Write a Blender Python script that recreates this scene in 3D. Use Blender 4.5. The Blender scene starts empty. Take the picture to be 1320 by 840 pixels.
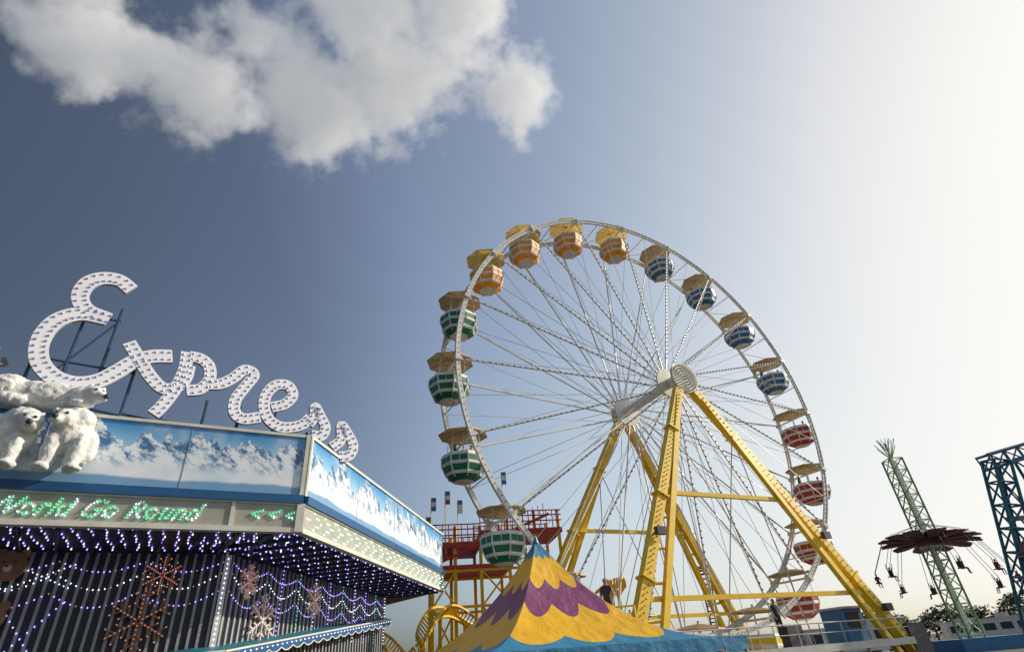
import bpy, bmesh, math, random
from mathutils import Vector as V, Matrix
random.seed(3)
sc=bpy.context.scene; COL=sc.collection
sc.view_settings.view_transform='Standard'; sc.view_settings.look='None'; sc.view_settings.exposure=0
rad=math.radians
Z=V((0,0,1))
# ---------------------------------------------------------------- helpers
def emp(name,loc=(0,0,0)):
    o=bpy.data.objects.new(name,None); o.empty_display_size=.5; COL.objects.link(o); o.location=loc; return o
ICO=None
def ico():
    global ICO
    if ICO is None:
        p=(1+5**.5)/2; vs=[(-1,p,0),(1,p,0),(-1,-p,0),(1,-p,0),(0,-1,p),(0,1,p),(0,-1,-p),(0,1,-p),(p,0,-1),(p,0,1),(-p,0,-1),(-p,0,1)]
        vs=[V(v).normalized() for v in vs]
        fs=[(0,11,5),(0,5,1),(0,1,7),(0,7,10),(0,10,11),(1,5,9),(5,11,4),(11,10,2),(10,7,6),(7,1,8),(3,9,4),(3,4,2),(3,2,6),(3,6,8),(3,8,9),(4,9,5),(2,4,11),(6,2,10),(8,6,7),(9,8,1)]
        ICO=(vs,fs)
    return ICO
class MB:
    def __init__(s): s.v=[];s.f=[];s.m=[];s.uv=[]
    def add(s,vs,fs,m=0):
        b=len(s.v); s.v+= [tuple(v) for v in vs]
        for f in fs: s.f.append(tuple(i+b for i in f)); s.m.append(m)
    def tube(s,p,q,r,m=0,n=6,r2=None,cap=True):
        p=V(p);q=V(q);d=(q-p)
        if d.length<1e-6:return
        d.normalize(); a=d.orthogonal().normalized(); b=d.cross(a); r2=r if r2 is None else r2
        vs=[];
        for c,rr in((p,r),(q,r2)):
            for i in range(n):
                t=2*math.pi*i/n; vs.append(c+a*math.cos(t)*rr+b*math.sin(t)*rr)
        fs=[(i,(i+1)%n,n+(i+1)%n,n+i) for i in range(n)]
        if cap: fs+= [tuple(range(n-1,-1,-1)),tuple(range(n,2*n))]
        s.add(vs,fs,m)
    def beam(s,p,q,w,h,m=0,side=None):
        p=V(p);q=V(q);d=(q-p).normalized()
        if side is None: side=d.cross(Z) if abs(d.z)<.95 else V((1,0,0))
        a=V(side); a=(a-d*a.dot(d)).normalized(); b=d.cross(a)
        vs=[]
        for c in(p,q):
            for i,j in((-1,-1),(1,-1),(1,1),(-1,1)): vs.append(c+a*i*w/2+b*j*h/2)
        s.add(vs,[(0,1,2,3)[::-1],(4,5,6,7),(0,1,5,4),(1,2,6,5),(2,3,7,6),(3,0,4,7)],m)
    def ball(s,c,r,m=0):
        vs,fs=ico(); c=V(c); s.add([c+v*r for v in vs],fs,m)
    def octa(s,c,r,m=0):
        c=V(c); vs=[c+V(d)*r for d in((1,0,0),(-1,0,0),(0,1,0),(0,-1,0),(0,0,1),(0,0,-1))]
        s.add(vs,[(0,2,4),(2,1,4),(1,3,4),(3,0,4),(2,0,5),(1,2,5),(3,1,5),(0,3,5)],m)
    def cbox(s,fn,a0,a1,z0,z1,o0,o1,m=0):
        vs=[fn(a,z,o) for a in(a0,a1) for z in(z0,z1) for o in(o0,o1)]
        s.add(vs,[(0,1,3,2),(4,6,7,5),(0,4,5,1),(2,3,7,6),(0,2,6,4),(1,5,7,3)],m)
    def box(s,c,d,m=0,rot=0):
        c=V(c); ca,sa=math.cos(rot),math.sin(rot)
        s.cbox(lambda a,z,o:(c.x+a*ca-o*sa,c.y+a*sa+o*ca,c.z+z),-d[0]/2,d[0]/2,-d[2]/2,d[2]/2,-d[1]/2,d[1]/2,m)
    def ring(s,c,e1,e2,R,w,h,m=0,n=96,a0=0,a1=2*math.pi):
        c=V(c);e1=V(e1);e2=V(e2);ax=e1.cross(e2).normalized(); vs=[]
        closed=abs(a1-a0-2*math.pi)<1e-6; k=n if closed else n+1
        for i in range(k):
            t=a0+(a1-a0)*i/n; d=e1*math.cos(t)+e2*math.sin(t)
            for x,y in((-1,-1),(1,-1),(1,1),(-1,1)): vs.append(c+d*(R+x*w/2)+ax*(y*h/2))
        fs=[]
        for i in range(n):
            j=(i+1)%k
            for q in range(4): fs.append((i*4+q,i*4+(q+1)%4,j*4+(q+1)%4,j*4+q))
        s.add(vs,fs,m)
    def lattice(s,p,q,w,r,m=0,m2=None,step=None,side=None,w2=None):
        p=V(p);q=V(q);d=(q-p);L=d.length;d.normalize()
        a=V(side) if side else (V((1,0,0)) if abs(d.z)>.9 else d.cross(Z)); a=(a-d*a.dot(d)).normalized(); b=d.cross(a)
        m2=m if m2 is None else m2; w2=w if w2 is None else w2
        step=step or w*1.1; n=max(1,round(L/step)); prev=None
        for i in range(n+1):
            t=i/n; ww=(w+(w2-w)*t)/2; c=p+d*L*t
            cs=[c+a*ww*x+b*ww*y for x,y in((-1,-1),(1,-1),(1,1),(-1,1))]
            for k in range(4): s.tube(cs[k],cs[(k+1)%4],r*.6,m2,5)
            if prev:
                for k in range(4):
                    s.tube(prev[k],cs[k],r,m,6)
                    s.tube(prev[k],cs[(k+1)%4],r*.6,m2 if (i+k)%2 else m,5)
            prev=cs
    def obj(s,name,mats,parent=None,smooth=False,loc=None,fixn=False):
        me=bpy.data.meshes.new(name); me.from_pydata(s.v,[],s.f)
        for m in mats: me.materials.append(m)
        me.polygons.foreach_set('material_index',s.m)
        if smooth: me.polygons.foreach_set('use_smooth',[True]*len(s.f))
        if fixn:
            bm=bmesh.new(); bm.from_mesh(me); bmesh.ops.recalc_face_normals(bm,faces=bm.faces); bm.to_mesh(me); bm.free()
        me.update(); o=bpy.data.objects.new(name,me); COL.objects.link(o)
        if parent: o.parent=parent
        if loc: o.location=loc
        return o
class NG:
    def __init__(s,nt): s.nt=nt
    def n(s,t,**k):
        x=s.nt.nodes.new(t)
        for a,b in k.items(): setattr(x,a,b)
        return x
    def l(s,a,b): s.nt.links.new(a,b)
    def put(s,inp,v):
        if isinstance(v,bpy.types.NodeSocket): s.l(v,inp)
        else: inp.default_value=v
    def m(s,op,a,b=None,c=None,clamp=False):
        x=s.n('ShaderNodeMath',operation=op,use_clamp=clamp); s.put(x.inputs[0],a)
        if b is not None: s.put(x.inputs[1],b)
        if c is not None: s.put(x.inputs[2],c)
        return x.outputs[0]
    def mix(s,f,a,b,blend='MIX'):
        x=s.n('ShaderNodeMix',data_type='RGBA',blend_type=blend); s.put(x.inputs[0],f)
        for i,v in((6,a),(7,b)):
            if isinstance(v,tuple): v=tuple(v)+((1,) if len(v)==3 else ())
            s.put(x.inputs[i],v)
        return x.outputs[2]
    def noise(s,vec,scale,detail=4,dim='3D',rough=.5):
        x=s.n('ShaderNodeTexNoise',noise_dimensions=dim); x.inputs['Scale'].default_value=scale; x.inputs['Detail'].default_value=detail; x.inputs['Roughness'].default_value=rough
        if vec is not None: s.l(vec,x.inputs['W' if dim=='1D' else 'Vector'])
        return x.outputs[0]
    def mr(s,v,a,b,c=0,d=1):
        x=s.n('ShaderNodeMapRange'); s.put(x.inputs[0],v)
        for i,k in enumerate((a,b,c,d)): x.inputs[i+1].default_value=k
        return x.outputs[0]
def newmat(name):
    m=bpy.data.materials.new(name); m.use_nodes=True; g=NG(m.node_tree); return m,g,m.node_tree.nodes['Principled BSDF']
def pm(name,col,rough=.5,metal=0,var=.15,scale=2.5,emis=None,es=0,bump=.08,dirt=.25,trans=0):
    m,g,b=newmat(name); tc=g.n('ShaderNodeTexCoord').outputs['Object']
    nz=g.noise(tc,scale,6); f=g.mr(nz,.3,.7)
    c=g.mix(f,tuple(max(0,x*(1-var)) for x in col),tuple(min(1,x*(1+var*.6)) for x in col))
    if dirt:
        d=g.mr(g.noise(tc,scale*3.3,8,rough=.7),.55,.75,0,dirt)
        c=g.mix(d,c,tuple(x*.45 for x in col))
    g.l(c,b.inputs['Base Color']); b.inputs['Roughness'].default_value=rough; b.inputs['Metallic'].default_value=metal
    if bump:
        bp=g.n('ShaderNodeBump'); bp.inputs['Strength'].default_value=bump; bp.inputs['Distance'].default_value=.02
        g.l(g.noise(tc,scale*8,4),bp.inputs['Height']); g.l(bp.outputs[0],b.inputs['Normal'])
    if emis:
        b.inputs['Emission Color'].default_value=(*emis,1); b.inputs['Emission Strength'].default_value=es
        try: m.cycles.emission_sampling='NONE'
        except Exception: pass
    if trans:   # thin fabric / fibreglass that lets sunlight through
        tr=g.n('ShaderNodeBsdfTranslucent'); g.l(c,tr.inputs[0]); ms=g.n('ShaderNodeMixShader'); ms.inputs[0].default_value=trans
        g.l(b.outputs[0],ms.inputs[1]); g.l(tr.outputs[0],ms.inputs[2]); g.l(ms.outputs[0],m.node_tree.nodes['Material Output'].inputs[0])
    return m
M=dict(
 white=pm('white_paint',(.8,.79,.75),.45,dirt=.2),
 letter=pm('letter_white',(.84,.86,.9),.4,dirt=.1,var=.06),
 steel=pm('galvanised_steel',(.5,.5,.48),.45,.3),
 dark=pm('dark_metal',(.05,.05,.055),.5),
 bulb=pm('unlit_bulb',(.32,.28,.22),.3,dirt=0,bump=0),
 yellow=pm('yellow_paint',(.9,.58,.004),.4,var=.12,dirt=.25),
 yellow2=pm('yellow_coaster',(.85,.5,.01),.5),
 cream=pm('cream_trim',(.7,.68,.6),.5),
 gold=pm('canopy_gold',(.62,.42,.13),.6),
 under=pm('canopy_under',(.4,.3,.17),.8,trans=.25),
 gold2=pm('canopy_gold_sunlit',(.88,.58,.1),.6),  # brighter copy of the canopy gold, sunlit glow put into the colour
 under2=pm('canopy_under_sunlit',(.75,.5,.13),.8,trans=.55),  # lighter underside copy: sun glow painted in, on top of the translucency
 green=pm('green_paint',(.01,.17,.08),.4),
 orange=pm('orange_paint',(.95,.36,.01),.4),
 blue=pm('blue_paint',(.03,.18,.38),.4),
 red=pm('red_paint',(.45,.035,.025),.45),
 dred=pm('dark_red',(.13,.028,.025),.5),
 navy=pm('navy_steel',(.02,.05,.11),.5),
 strip=pm('blue_strip',(.015,.1,.26),.4),
 grey=pm('grey_slats',(.34,.35,.38),.5),
 black=pm('dark_panel',(.022,.024,.035),.5),
 teal=pm('teal_steel',(.02,.16,.24),.45),
 lime=pm('lattice_green',(.2,.38,.08),.5),
 fur=pm('polar_fur',(.74,.75,.73),.9,var=.3,scale=5,bump=.8,dirt=.5),
 ledp=pm('led_purple',(.2,.15,.6),.3,emis=(.38,.3,1),es=2.8,dirt=0,bump=0),
 ledw=pm('led_white',(.6,.6,.8),.3,emis=(.75,.78,1),es=2.4,dirt=0,bump=0),
 ledg=pm('led_green',(.05,.5,.25),.3,emis=(.12,.85,.4),es=1.1,dirt=0,bump=0),
 ledl=pm('led_letter',(.12,.1,.28),.3,emis=(.3,.28,.8),es=.22,dirt=0,bump=0),
 ledo=pm('led_warm',(.5,.3,.25),.3,emis=(1,.45,.3),es=.45,dirt=0,bump=0),
 wood=pm('wood',(.33,.17,.09),.6),
 skin=pm('skin',(.5,.3,.2),.6,dirt=0), hair=pm('hair',(.03,.02,.015),.7,dirt=0),
 shirt=pm('shirt',(.04,.045,.07),.8), pants=pm('pants',(.03,.035,.05),.8), shoe=pm('shoe',(.03,.03,.03),.6),
 shirt2=pm('shirt_red',(.35,.06,.05),.8),
)
# ---------------------------------------------------------------- camera (19 mm lens, looking up, slight roll)
TH=rad(32.1); RO=rad(5)
r0=V((1,0,0)); F=V((0,math.cos(TH),math.sin(TH))); u0=V((0,-math.sin(TH),math.cos(TH)))
Rv=r0*math.cos(RO)-u0*math.sin(RO); Uv=u0*math.cos(RO)+r0*math.sin(RO); B=-F
cd=bpy.data.cameras.new('camera'); cam=bpy.data.objects.new('camera',cd); COL.objects.link(cam)
cam.matrix_world=Matrix(((Rv.x,Uv.x,B.x,0),(Rv.y,Uv.y,B.y,0),(Rv.z,Uv.z,B.z,1.6),(0,0,0,1)))
cd.lens=19.2; cd.sensor_width=36; cd.clip_end=9000; sc.camera=cam
# ---------------------------------------------------------------- sun + sky
AZ=rad(74); EL=rad(27)
SD=V((math.sin(AZ)*math.cos(EL),math.cos(AZ)*math.cos(EL),math.sin(EL)))
sl=bpy.data.lights.new('sun','SUN'); sl.energy=4.9; sl.angle=rad(.5); sl.color=(1,.88,.7)
so=bpy.data.objects.new('sun',sl); COL.objects.link(so); so.rotation_euler=SD.to_track_quat('Z','Y').to_euler()
w=bpy.data.worlds.new('World'); sc.world=w; w.use_nodes=True; g=NG(w.node_tree); bg=w.node_tree.nodes['Background']
sky=g.n('ShaderNodeTexSky',sky_type='NISHITA'); sky.sun_disc=False; sky.sun_elevation=EL; sky.sun_rotation=AZ; sky.dust_density=3.0; sky.air_density=1.0; sky.ozone_density=1.5
tc=g.n('ShaderNodeTexCoord').outputs['Generated']
dt=g.n('ShaderNodeVectorMath',operation='DOT_PRODUCT'); g.l(tc,dt.inputs[0]); dt.inputs[1].default_value=SD
cr=g.n('ShaderNodeValToRGB'); g.l(g.mr(dt.outputs[1],-.6,1),cr.inputs[0])
e=cr.color_ramp.elements; e[0].position=0; e[0].color=(.26,.27,.29,1); e[1].position=1; e[1].color=(.8,.8,.8,1)
for p_,c_ in((.225,(.20,.212,.235)),(.45,(.36,.39,.445)),(.6,(.63,.68,.76)),(.78,(.82,.86,.89)),(.92,(.9,.92,.93))): x=e.new(p_); x.color=(*c_,1)
sz=g.n('ShaderNodeSeparateXYZ'); g.l(tc,sz.inputs[0])
lo=g.m('POWER',g.m('SUBTRACT',1.0,g.m('MAXIMUM',sz.outputs[2],0.0)),2.5)
fac=g.m('ADD',1.85,g.m('MULTIPLY',lo,1.05))
c=g.mix(1.0,sky.outputs[0],cr.outputs[0],'MULTIPLY')
vm=g.n('ShaderNodeVectorMath',operation='SCALE'); g.l(c,vm.inputs[0]); g.l(fac,vm.inputs['Scale'])
hs=g.n('ShaderNodeHueSaturation'); hs.inputs['Saturation'].default_value=.8; g.l(vm.outputs[0],hs.inputs['Color'])
sv=g.n('ShaderNodeSeparateColor'); g.l(hs.outputs[0],sv.inputs[0]); cv=g.n('ShaderNodeCombineColor')
for i,mx in enumerate((8.1,8.0,7.7)):
    a=sv.outputs[i]; q=g.m('DIVIDE',a,mx); g.l(g.m('DIVIDE',a,g.m('SQRT',g.m('ADD',1.0,g.m('MULTIPLY',q,q)))),cv.inputs[i])
g.l(cv.outputs[0],bg.inputs[0]); bg.inputs[1].default_value=.13
# ---------------------------------------------------------------- cloud (volume)
BL=[(-436,318,622,62),(-380,330,600,48),(-317,353,566,64),(-198,363,551,74),(-105,356,562,70),(26,373,534,46),(-131,320,618,66),(-25,321,617,66),(-240,325,600,40)]
m=bpy.data.materials.new('cloud_volume'); m.use_nodes=True; g=NG(m.node_tree); nt=m.node_tree; nt.nodes.remove(nt.nodes['Principled BSDF']); out=nt.nodes['Material Output']
tc=g.n('ShaderNodeTexCoord').outputs['Object']; cur=None
for bx,by,bz,br in BL:
    d=g.n('ShaderNodeVectorMath',operation='DISTANCE'); g.l(tc,d.inputs[0]); d.inputs[1].default_value=(bx,by,bz)
    f=g.m('SUBTRACT',1.0,g.m('DIVIDE',d.outputs['Value'],br))
    cur=f if cur is None else g.m('SMOOTH_MAX',cur,f,.2)
n1=g.noise(tc,.014,7,rough=.62); n2=g.noise(tc,.045,5,rough=.7)
f=g.m('ADD',cur,g.m('MULTIPLY',g.m('SUBTRACT',n1,.5),2.9)); f=g.m('ADD',f,g.m('MULTIPLY',g.m('SUBTRACT',n2,.5),1.9))
den=g.m('MULTIPLY',g.m('MINIMUM',g.m('MAXIMUM',f,0.0),.65),.05)
pv=g.n('ShaderNodeVolumePrincipled'); pv.inputs['Color'].default_value=(.98,.98,.98,1); pv.inputs['Anisotropy'].default_value=.2
g.l(den,pv.inputs['Density']); g.l(g.m('MULTIPLY',den,.25),pv.inputs['Emission Strength']); pv.inputs['Emission Color'].default_value=(.94,.97,1,1)  # added emission stands in for light scattered many times inside the cloud
g.l(pv.outputs[0],out.inputs['Volume'])
m.cycles.volume_step_rate=.4
mb=MB(); mb.cbox(lambda a,z,o:(a,o,z),-520,95,465,710,240,440); cl=mb.obj('cloud',[m],fixn=True)
# ---------------------------------------------------------------- ground
m,g,b=newmat('asphalt'); tc=g.n('ShaderNodeTexCoord').outputs['Object']
c=g.mix(g.mr(g.noise(tc,.3,8),.3,.7),(.04,.04,.042),(.075,.072,.068)); c=g.mix(g.mr(g.noise(tc,40,2),.5,.8),c,(.12,.11,.1)); g.l(c,b.inputs['Base Color']); b.inputs['Roughness'].default_value=.9
mb=MB(); mb.add([(-3000,-500,0),(3000,-500,0),(3000,4000,0),(-3000,4000,0)],[(0,1,2,3)]); mb.obj('ground',[m])
# ================================================================ PEOPLE meshes
def person_mesh(name,sit=False,armsup=False,shirt='shirt'):
    Vt=[];E=[];Rr=[]
    def v(p,r,par=None):
        Vt.append(p);Rr.append(r)
        if par is not None:E.append((par,len(Vt)-1))
        return len(Vt)-1
    b=.45-.95 if sit else 0
    pe=v((0,0,.95+b),.13); s1=v((0,0,1.12+b),.12,pe); ch=v((0,0,1.33+b),.15,s1); nk=v((0,0,1.49+b),.055,ch); h1=v((0,.015,1.57+b),.075,nk); h2=v((0,.01,1.66+b),.098,h1); h3=v((0,0,1.73+b),.07,h2)
    for s in(-1,1):
        sh=v((.17*s,0,1.42+b),.062,ch)
        if armsup: el=v((.3*s,.05,1.6+b),.043,sh); wr=v((.33*s,.1,1.85+b),.03,el); pa=v((.33*s,.1,1.92+b),.034,wr); dr=V((0,.1,1))
        elif sit: el=v((.24*s,.06,1.16+b),.043,sh); wr=v((.2*s,.28,1.1+b),.03,el); pa=v((.19*s,.35,1.12+b),.034,wr); dr=V((0,1,.1))
        else: el=v((.26*s,-.02,1.14+b),.043,sh); wr=v((.25*s,.14,.96+b),.03,el); pa=v((.24*s,.19,.9+b),.034,wr); dr=V((0,.6,-.7))
        for f in range(4):
            o=V(((f-1.5)*.02,0,0)); l=(.06,.075,.07,.055)[f]; a=V(Vt[pa])+o+dr*.035; x=v(tuple(a),.009,pa); v(tuple(a+dr*l+V((0,0,-.01))),.008,x)
        x=v(tuple(V(Vt[pa])+V((-.035*s,.01,0))),.01,pa); v(tuple(V(Vt[pa])+V((-.05*s,.02,0))+dr*.035),.009,x)
        hp=v((.09*s,0,.9+b),.09,pe)
        if sit: kn=v((.11*s,.42,.9+b),.062,hp); an=v((.11*s,.46,.5+b),.04,kn); v((.11*s,.6,.45+b),.035,an)
        else: kn=v((.11*s,.03,.5),.062,hp); an=v((.12*s,-.02,.09),.042,kn); v((.13*s,.13,.04),.036,an)
    me=bpy.data.meshes.new('sk'); me.from_pydata(Vt,E,[]); o=bpy.data.objects.new('sk',me); COL.objects.link(o)
    md=o.modifiers.new('k','SKIN')
    for i,r in enumerate(Rr): me.skin_vertices[0].data[i].radius=(r,r); me.skin_vertices[0].data[i].use_root=(i==0)
    o.modifiers.new('u','SUBSURF').levels=1
    bpy.context.view_layer.update(); m2=bpy.data.meshes.new_from_object(o.evaluated_get(bpy.context.evaluated_depsgraph_get())); bpy.data.objects.remove(o); m2.name=name
    m2.materials.clear()
    for k in('skin','hair',shirt,'pants','shoe'): m2.materials.append(M[k])
    for p in m2.polygons:
        c=p.center; z=c.z-b; p.use_smooth=True; mi=0
        if z>1.5 and not(abs(c.x)>.12): mi=1 if (z>1.7 or c.y<-.02 and z>1.58) else 0
        elif z>.97 and abs(c.x)<.22 and c.y<.12 and z<1.48: mi=2
        elif z<=1.0 and (abs(c.x)<.2 and (sit or c.y<.12)): mi=4 if (z<.12 and not sit) or (sit and z<.52) else 3
        p.material_index=mi
    return m2
def person(name,me,loc,rz,parent=None):
    o=bpy.data.objects.new(name,None if not parent else me); COL.objects.link(o); o.location=loc; o.rotation_euler=(0,0,rz)
    if parent: o.parent=parent; return o
    bo=bpy.data.objects.new('body',me); COL.objects.link(bo); bo.parent=o
    k=MB(); 
    for s in(-1,1): k.ball((.035*s,.1,1.655),.012,0); k.ball((.098*s,0,1.65),.022,1)
    k.ball((0,.115,1.625),.018,1); k.beam((-.025,.1,1.59),(.025,.1,1.59),.01,.01,2)
    k.obj('face',[M['dark'],M['skin'],M['dred']],o,True); return o
pmS=person_mesh('person_standing'); pmR=person_mesh('rider',True,shirt='shirt2'); pmU=person_mesh('rider_b',True,True)
# ================================================================ FERRIS WHEEL
FW=emp('ferris_wheel',(9.05,32.2,0))
A=rad(28); T=V((math.cos(A),math.sin(A),0)); N=V((math.sin(A),-math.cos(A),0)); HC=V((0,0,16.0)); R=13.7; WD=2.6
def wp(x,y,z): return HC+T*x+N*y+Z*z
def pol(a,r,y): return wp(r*math.cos(a),y,r*math.sin(a))
mb=MB()
for y in(0,-WD):
    mb.ring(wp(0,y,0),T,Z,R,.2,.12,0,120)
    mb.ring(wp(0,y,0),T,Z,R+.14,.05,.2,0,120)
NG20=20
for i in range(NG20):
    a=math.pi+i*2*math.pi/NG20; a2=a+2*math.pi/NG20; am=(a+a2)/2
    mb.tube(pol(a,R,.1),pol(a,R,-WD-.1),.06,0)
    mb.tube(pol(am,R,0),pol(am,R,-WD),.035,0)
    mb.tube(pol(a,R,0),pol(am,R,-WD),.022,0,5)
    for y,fy in((0,1.0),(-WD,-WD-1.0)):
        mb.tube(pol(a+.35,.9,fy),pol(a,R,y),.05,0); mb.tube(pol(a-.35,.9,fy),pol(a,R,y),.022,0,5)
        mb.tube(pol(am+.9,.9,fy),pol(am,R,y),.016,1,5)
        mb.beam(pol(a,R-.16,y),pol(a,R+.2,y),.34,.2,0)
mb.obj('rims_and_spokes',[M['white'],M['steel']],FW)
mb=MB()
for i in range(NG20):
    a=math.pi+i*2*math.pi/NG20
    p=pol(a+.35,.9,1.0);q=pol(a,R,0)
    for k in range(3,36):
        c=p.lerp(q,k/36); mb.octa(c+N*.06,.06,0 if k%2 else 1)
for k in range(260):
    a=2*math.pi*k/260; mb.octa(pol(a,R,.09),.04,0 if k%2 else 1)
mb.obj('light_bulbs',[M['dark'],M['bulb']],FW)
mb=MB()
mb.tube(wp(0,2.2,0),wp(0,-WD-2.2,0),.3,0,20)
for y in(1.0,-WD-1.0): mb.tube(wp(0,y+.06,0),wp(0,y-.06,0),1.0,0,32)
mb.tube(wp(0,2.2,-.25),wp(0,2.36,-.25),.98,1,40)
for rr,nn in((.12,5),(.3,11),(.48,18),(.66,25),(.84,32)):
    for k in range(nn):
        a=2*math.pi*k/nn; mb.octa(pol(a,rr,2.38)-Z*.25,.05,2)
mb.obj('hub',[M['white'],M['cream'],M['bulb']],FW)
mb=MB()
def leg(sgn,front):
    y0=2.0 if front else -WD-1.6; dy=2.1 if front else -2.1
    top=wp(0,y0,0); bot=wp(sgn*9.0,y0+dy,-15.4)
    mb.beam(top,bot,.5,.42,0,side=T)
    off=(N*(.75 if front else -.75)); b2=bot-T*sgn*1.5+off*.2; t2=top.lerp(bot,.1)+off*.15
    mb.beam(t2,b2,.3,.26,0,side=T)
    for k in range(1,9):
        t=.1+.85*k/9; mb.tube(top.lerp(bot,t),t2.lerp(b2,(t-.1)/.9),.06,0)
    for t in(.25,.5,.75):
        c=top.lerp(bot,t); d=(bot-top).normalized(); mb.beam(c-d*.05,c+d*.05,.68,.6,0,side=T)
    mb.box(bot-Z*.4,(1.2,1.2,.5),1,A)
    return top,bot
legs={}
for fr in(True,False):
    for sg_ in(-1,1): legs[(sg_,fr)]=leg(sg_,fr)
for fr in(True,False):
    for t in(.49,.8):
        mb.beam(legs[(-1,fr)][0].lerp(legs[(-1,fr)][1],t),legs[(1,fr)][0].lerp(legs[(1,fr)][1],t),.2,.2,0)
for y in(2.1,-WD-1.7): mb.box(wp(0,y,0),(1.2,.5,.9),0,A)
mb.obj('support_legs',[M['yellow'],M['dark']],FW)
mb=MB()
for key,(p,q) in legs.items():
    if key[1]:
        for k in range(4,60): mb.octa(p.lerp(q,k/60)+N*.27,.05,0 if k%2 else 1)
    for s2 in(-1,1): mb.tube(p.lerp(q,.25),wp(s2*3.0,(3.2 if key[1] else -WD-3.2),-15.2),.03,2,5)
for key,t in(((1,True),.62),((-1,True),.62),((1,True),.85)):
    p,q=legs[key]; c=p.lerp(q,t)+N*.5; mb.box(c,(.5,.25,.35),1,A); mb.tube(c,c-N*.4,.04,1)
mb.obj('leg_lights_and_stays',[M['bulb'],M['dark'],M['steel']],FW)
mb=MB()
mb.box(wp(0,-WD/2,-15.3),(20,7.6,.5),0,A); mb.box(wp(0,3.6,-14.6),(17,1.8,.3),0,A)
for i in range(12):
    x=-8.5+i*1.5; mb.tube(wp(x,4.4,-14.5),wp(x,4.4,-13.6),.025,0)
mb.tube(wp(-8.5,4.4,-13.6),wp(8.5,4.4,-13.6),.028,0); mb.tube(wp(-8.5,4.4,-14),wp(8.5,4.4,-14),.018,0)
for i in range(9): mb.tube(wp(-8+i*2,3.6,-16),wp(-8+i*2,3.6,-14.7),.08,1)
mb.box(wp(6.2,2.6,-13.8),(1.5,1.3,1.6),2,A); mb.box(wp(6.2,2.6,-12.95),(1.8,1.6,.1),0,A); mb.box(wp(6.2,3.27,-13.5),(1.1,.04,.7),3,A)
mb.box(wp(1.5,3.2,-14.1),(1.0,.5,1.0),3,A); mb.box(wp(9.3,3.8,-14.6),(1.4,1.0,1.5),3,A)
mb.obj('base_platform',[M['steel'],M['white'],M['blue'],M['dark']],FW)
def gondola_mesh(nm,colm,gk='gold',uk='under'):
    mb=MB(); n=8
    def rings(prof,cl):
        for (r1,z1),(r2,z2),c in zip(prof[:-1],prof[1:],cl):
            vs=[(r1*math.cos(math.pi/8+k*math.pi/4),r1*math.sin(math.pi/8+k*math.pi/4),z1) for k in range(n)]+[(r2*math.cos(math.pi/8+k*math.pi/4),r2*math.sin(math.pi/8+k*math.pi/4),z2) for k in range(n)]
            mb.add(vs,[(k,(k+1)%n,n+(k+1)%n,n+k) for k in range(n)],c)
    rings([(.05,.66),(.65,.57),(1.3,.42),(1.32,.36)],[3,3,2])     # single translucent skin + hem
    for k in range(8):
        a=math.pi/8+k*math.pi/4; c,s=math.cos(a),math.sin(a)
        mb.tube((.05*c,.05*s,.63),(1.29*c,1.29*s,.39),.022,2,4)
        if k%2: mb.tube((1.0*c,1.0*s,-.75),(.95*c,.95*s,.46),.018,0,4)
    mb.tube((0,0,.74),(0,0,-1.0),.045,0); mb.ball((0,0,.74),.07,2)
    rings([(1.02,-.74),(1.1,-.72),(1.14,-.84),(1.14,-.9),(1.13,-1.2),(1.14,-1.22),(1.13,-1.32),(1.09,-1.36),(.98,-1.66),(.98,-1.7),(.9,-1.8),(.55,-2.04),(.3,-2.1),(0,-2.1)],[0,0,0,1,0,0,0,1,0,0,1,0,0])
    rings([(1.02,-.74),(1.0,-1.6),(0,-1.65)],[0,0])
    for k in range(8):
        a=math.pi/8+k*math.pi/4; c,s=math.cos(a),math.sin(a)
        mb.tube((1.14*c,1.14*s,-.85),(1.13*c,1.13*s,-1.3),.045,0,4); mb.tube((1.13*c,1.13*s,-1.3),(.9*c,.9*s,-1.8),.045,0,4); mb.tube((.9*c,.9*s,-1.8),(.3*c,.3*s,-2.1),.035,0,4)
        a=k*math.pi/4; c,s=math.cos(a),math.sin(a); r=1.045
        mb.tube((r*c,r*s,-.9),(r*c,r*s,-1.2),.018,0,4)
    mb.tube((0,0,-1.05),(0,0,-.98),.3,0,14)
    mb.tube((math.sin(A)*1.3,-math.cos(A)*1.3,0),(-math.sin(A)*1.3,math.cos(A)*1.3,0),.04,0)
    o=mb.obj('tmp',[M['white'],colm,M[gk],M[uk]]); me=o.data; me.name=nm; bpy.data.objects.remove(o); return me
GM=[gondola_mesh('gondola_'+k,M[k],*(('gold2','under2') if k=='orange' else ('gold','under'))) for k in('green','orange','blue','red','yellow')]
for i in range(NG20):
    k=i-2; a=math.pi-k*2*math.pi/NG20; grp=(k+2)//4
    o=bpy.data.objects.new('gondola_%d'%(i+1),GM[grp%5]); COL.objects.link(o); o.parent=FW; o.location=pol(a,R,-WD/2)
    o.rotation_euler=(random.uniform(-.04,.04),random.uniform(-.04,.04),random.uniform(-.08,.08))
    if i in(1,4,7,9,11,12,13,14):
        person('gondola_rider_%d'%i,pmR,(.5,-.35,-1.5),rad(60),o); 
        if i%2: person('gondola_rider_%db'%i,pmS,(-.5,.3,-1.62),rad(-100),o)
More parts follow.
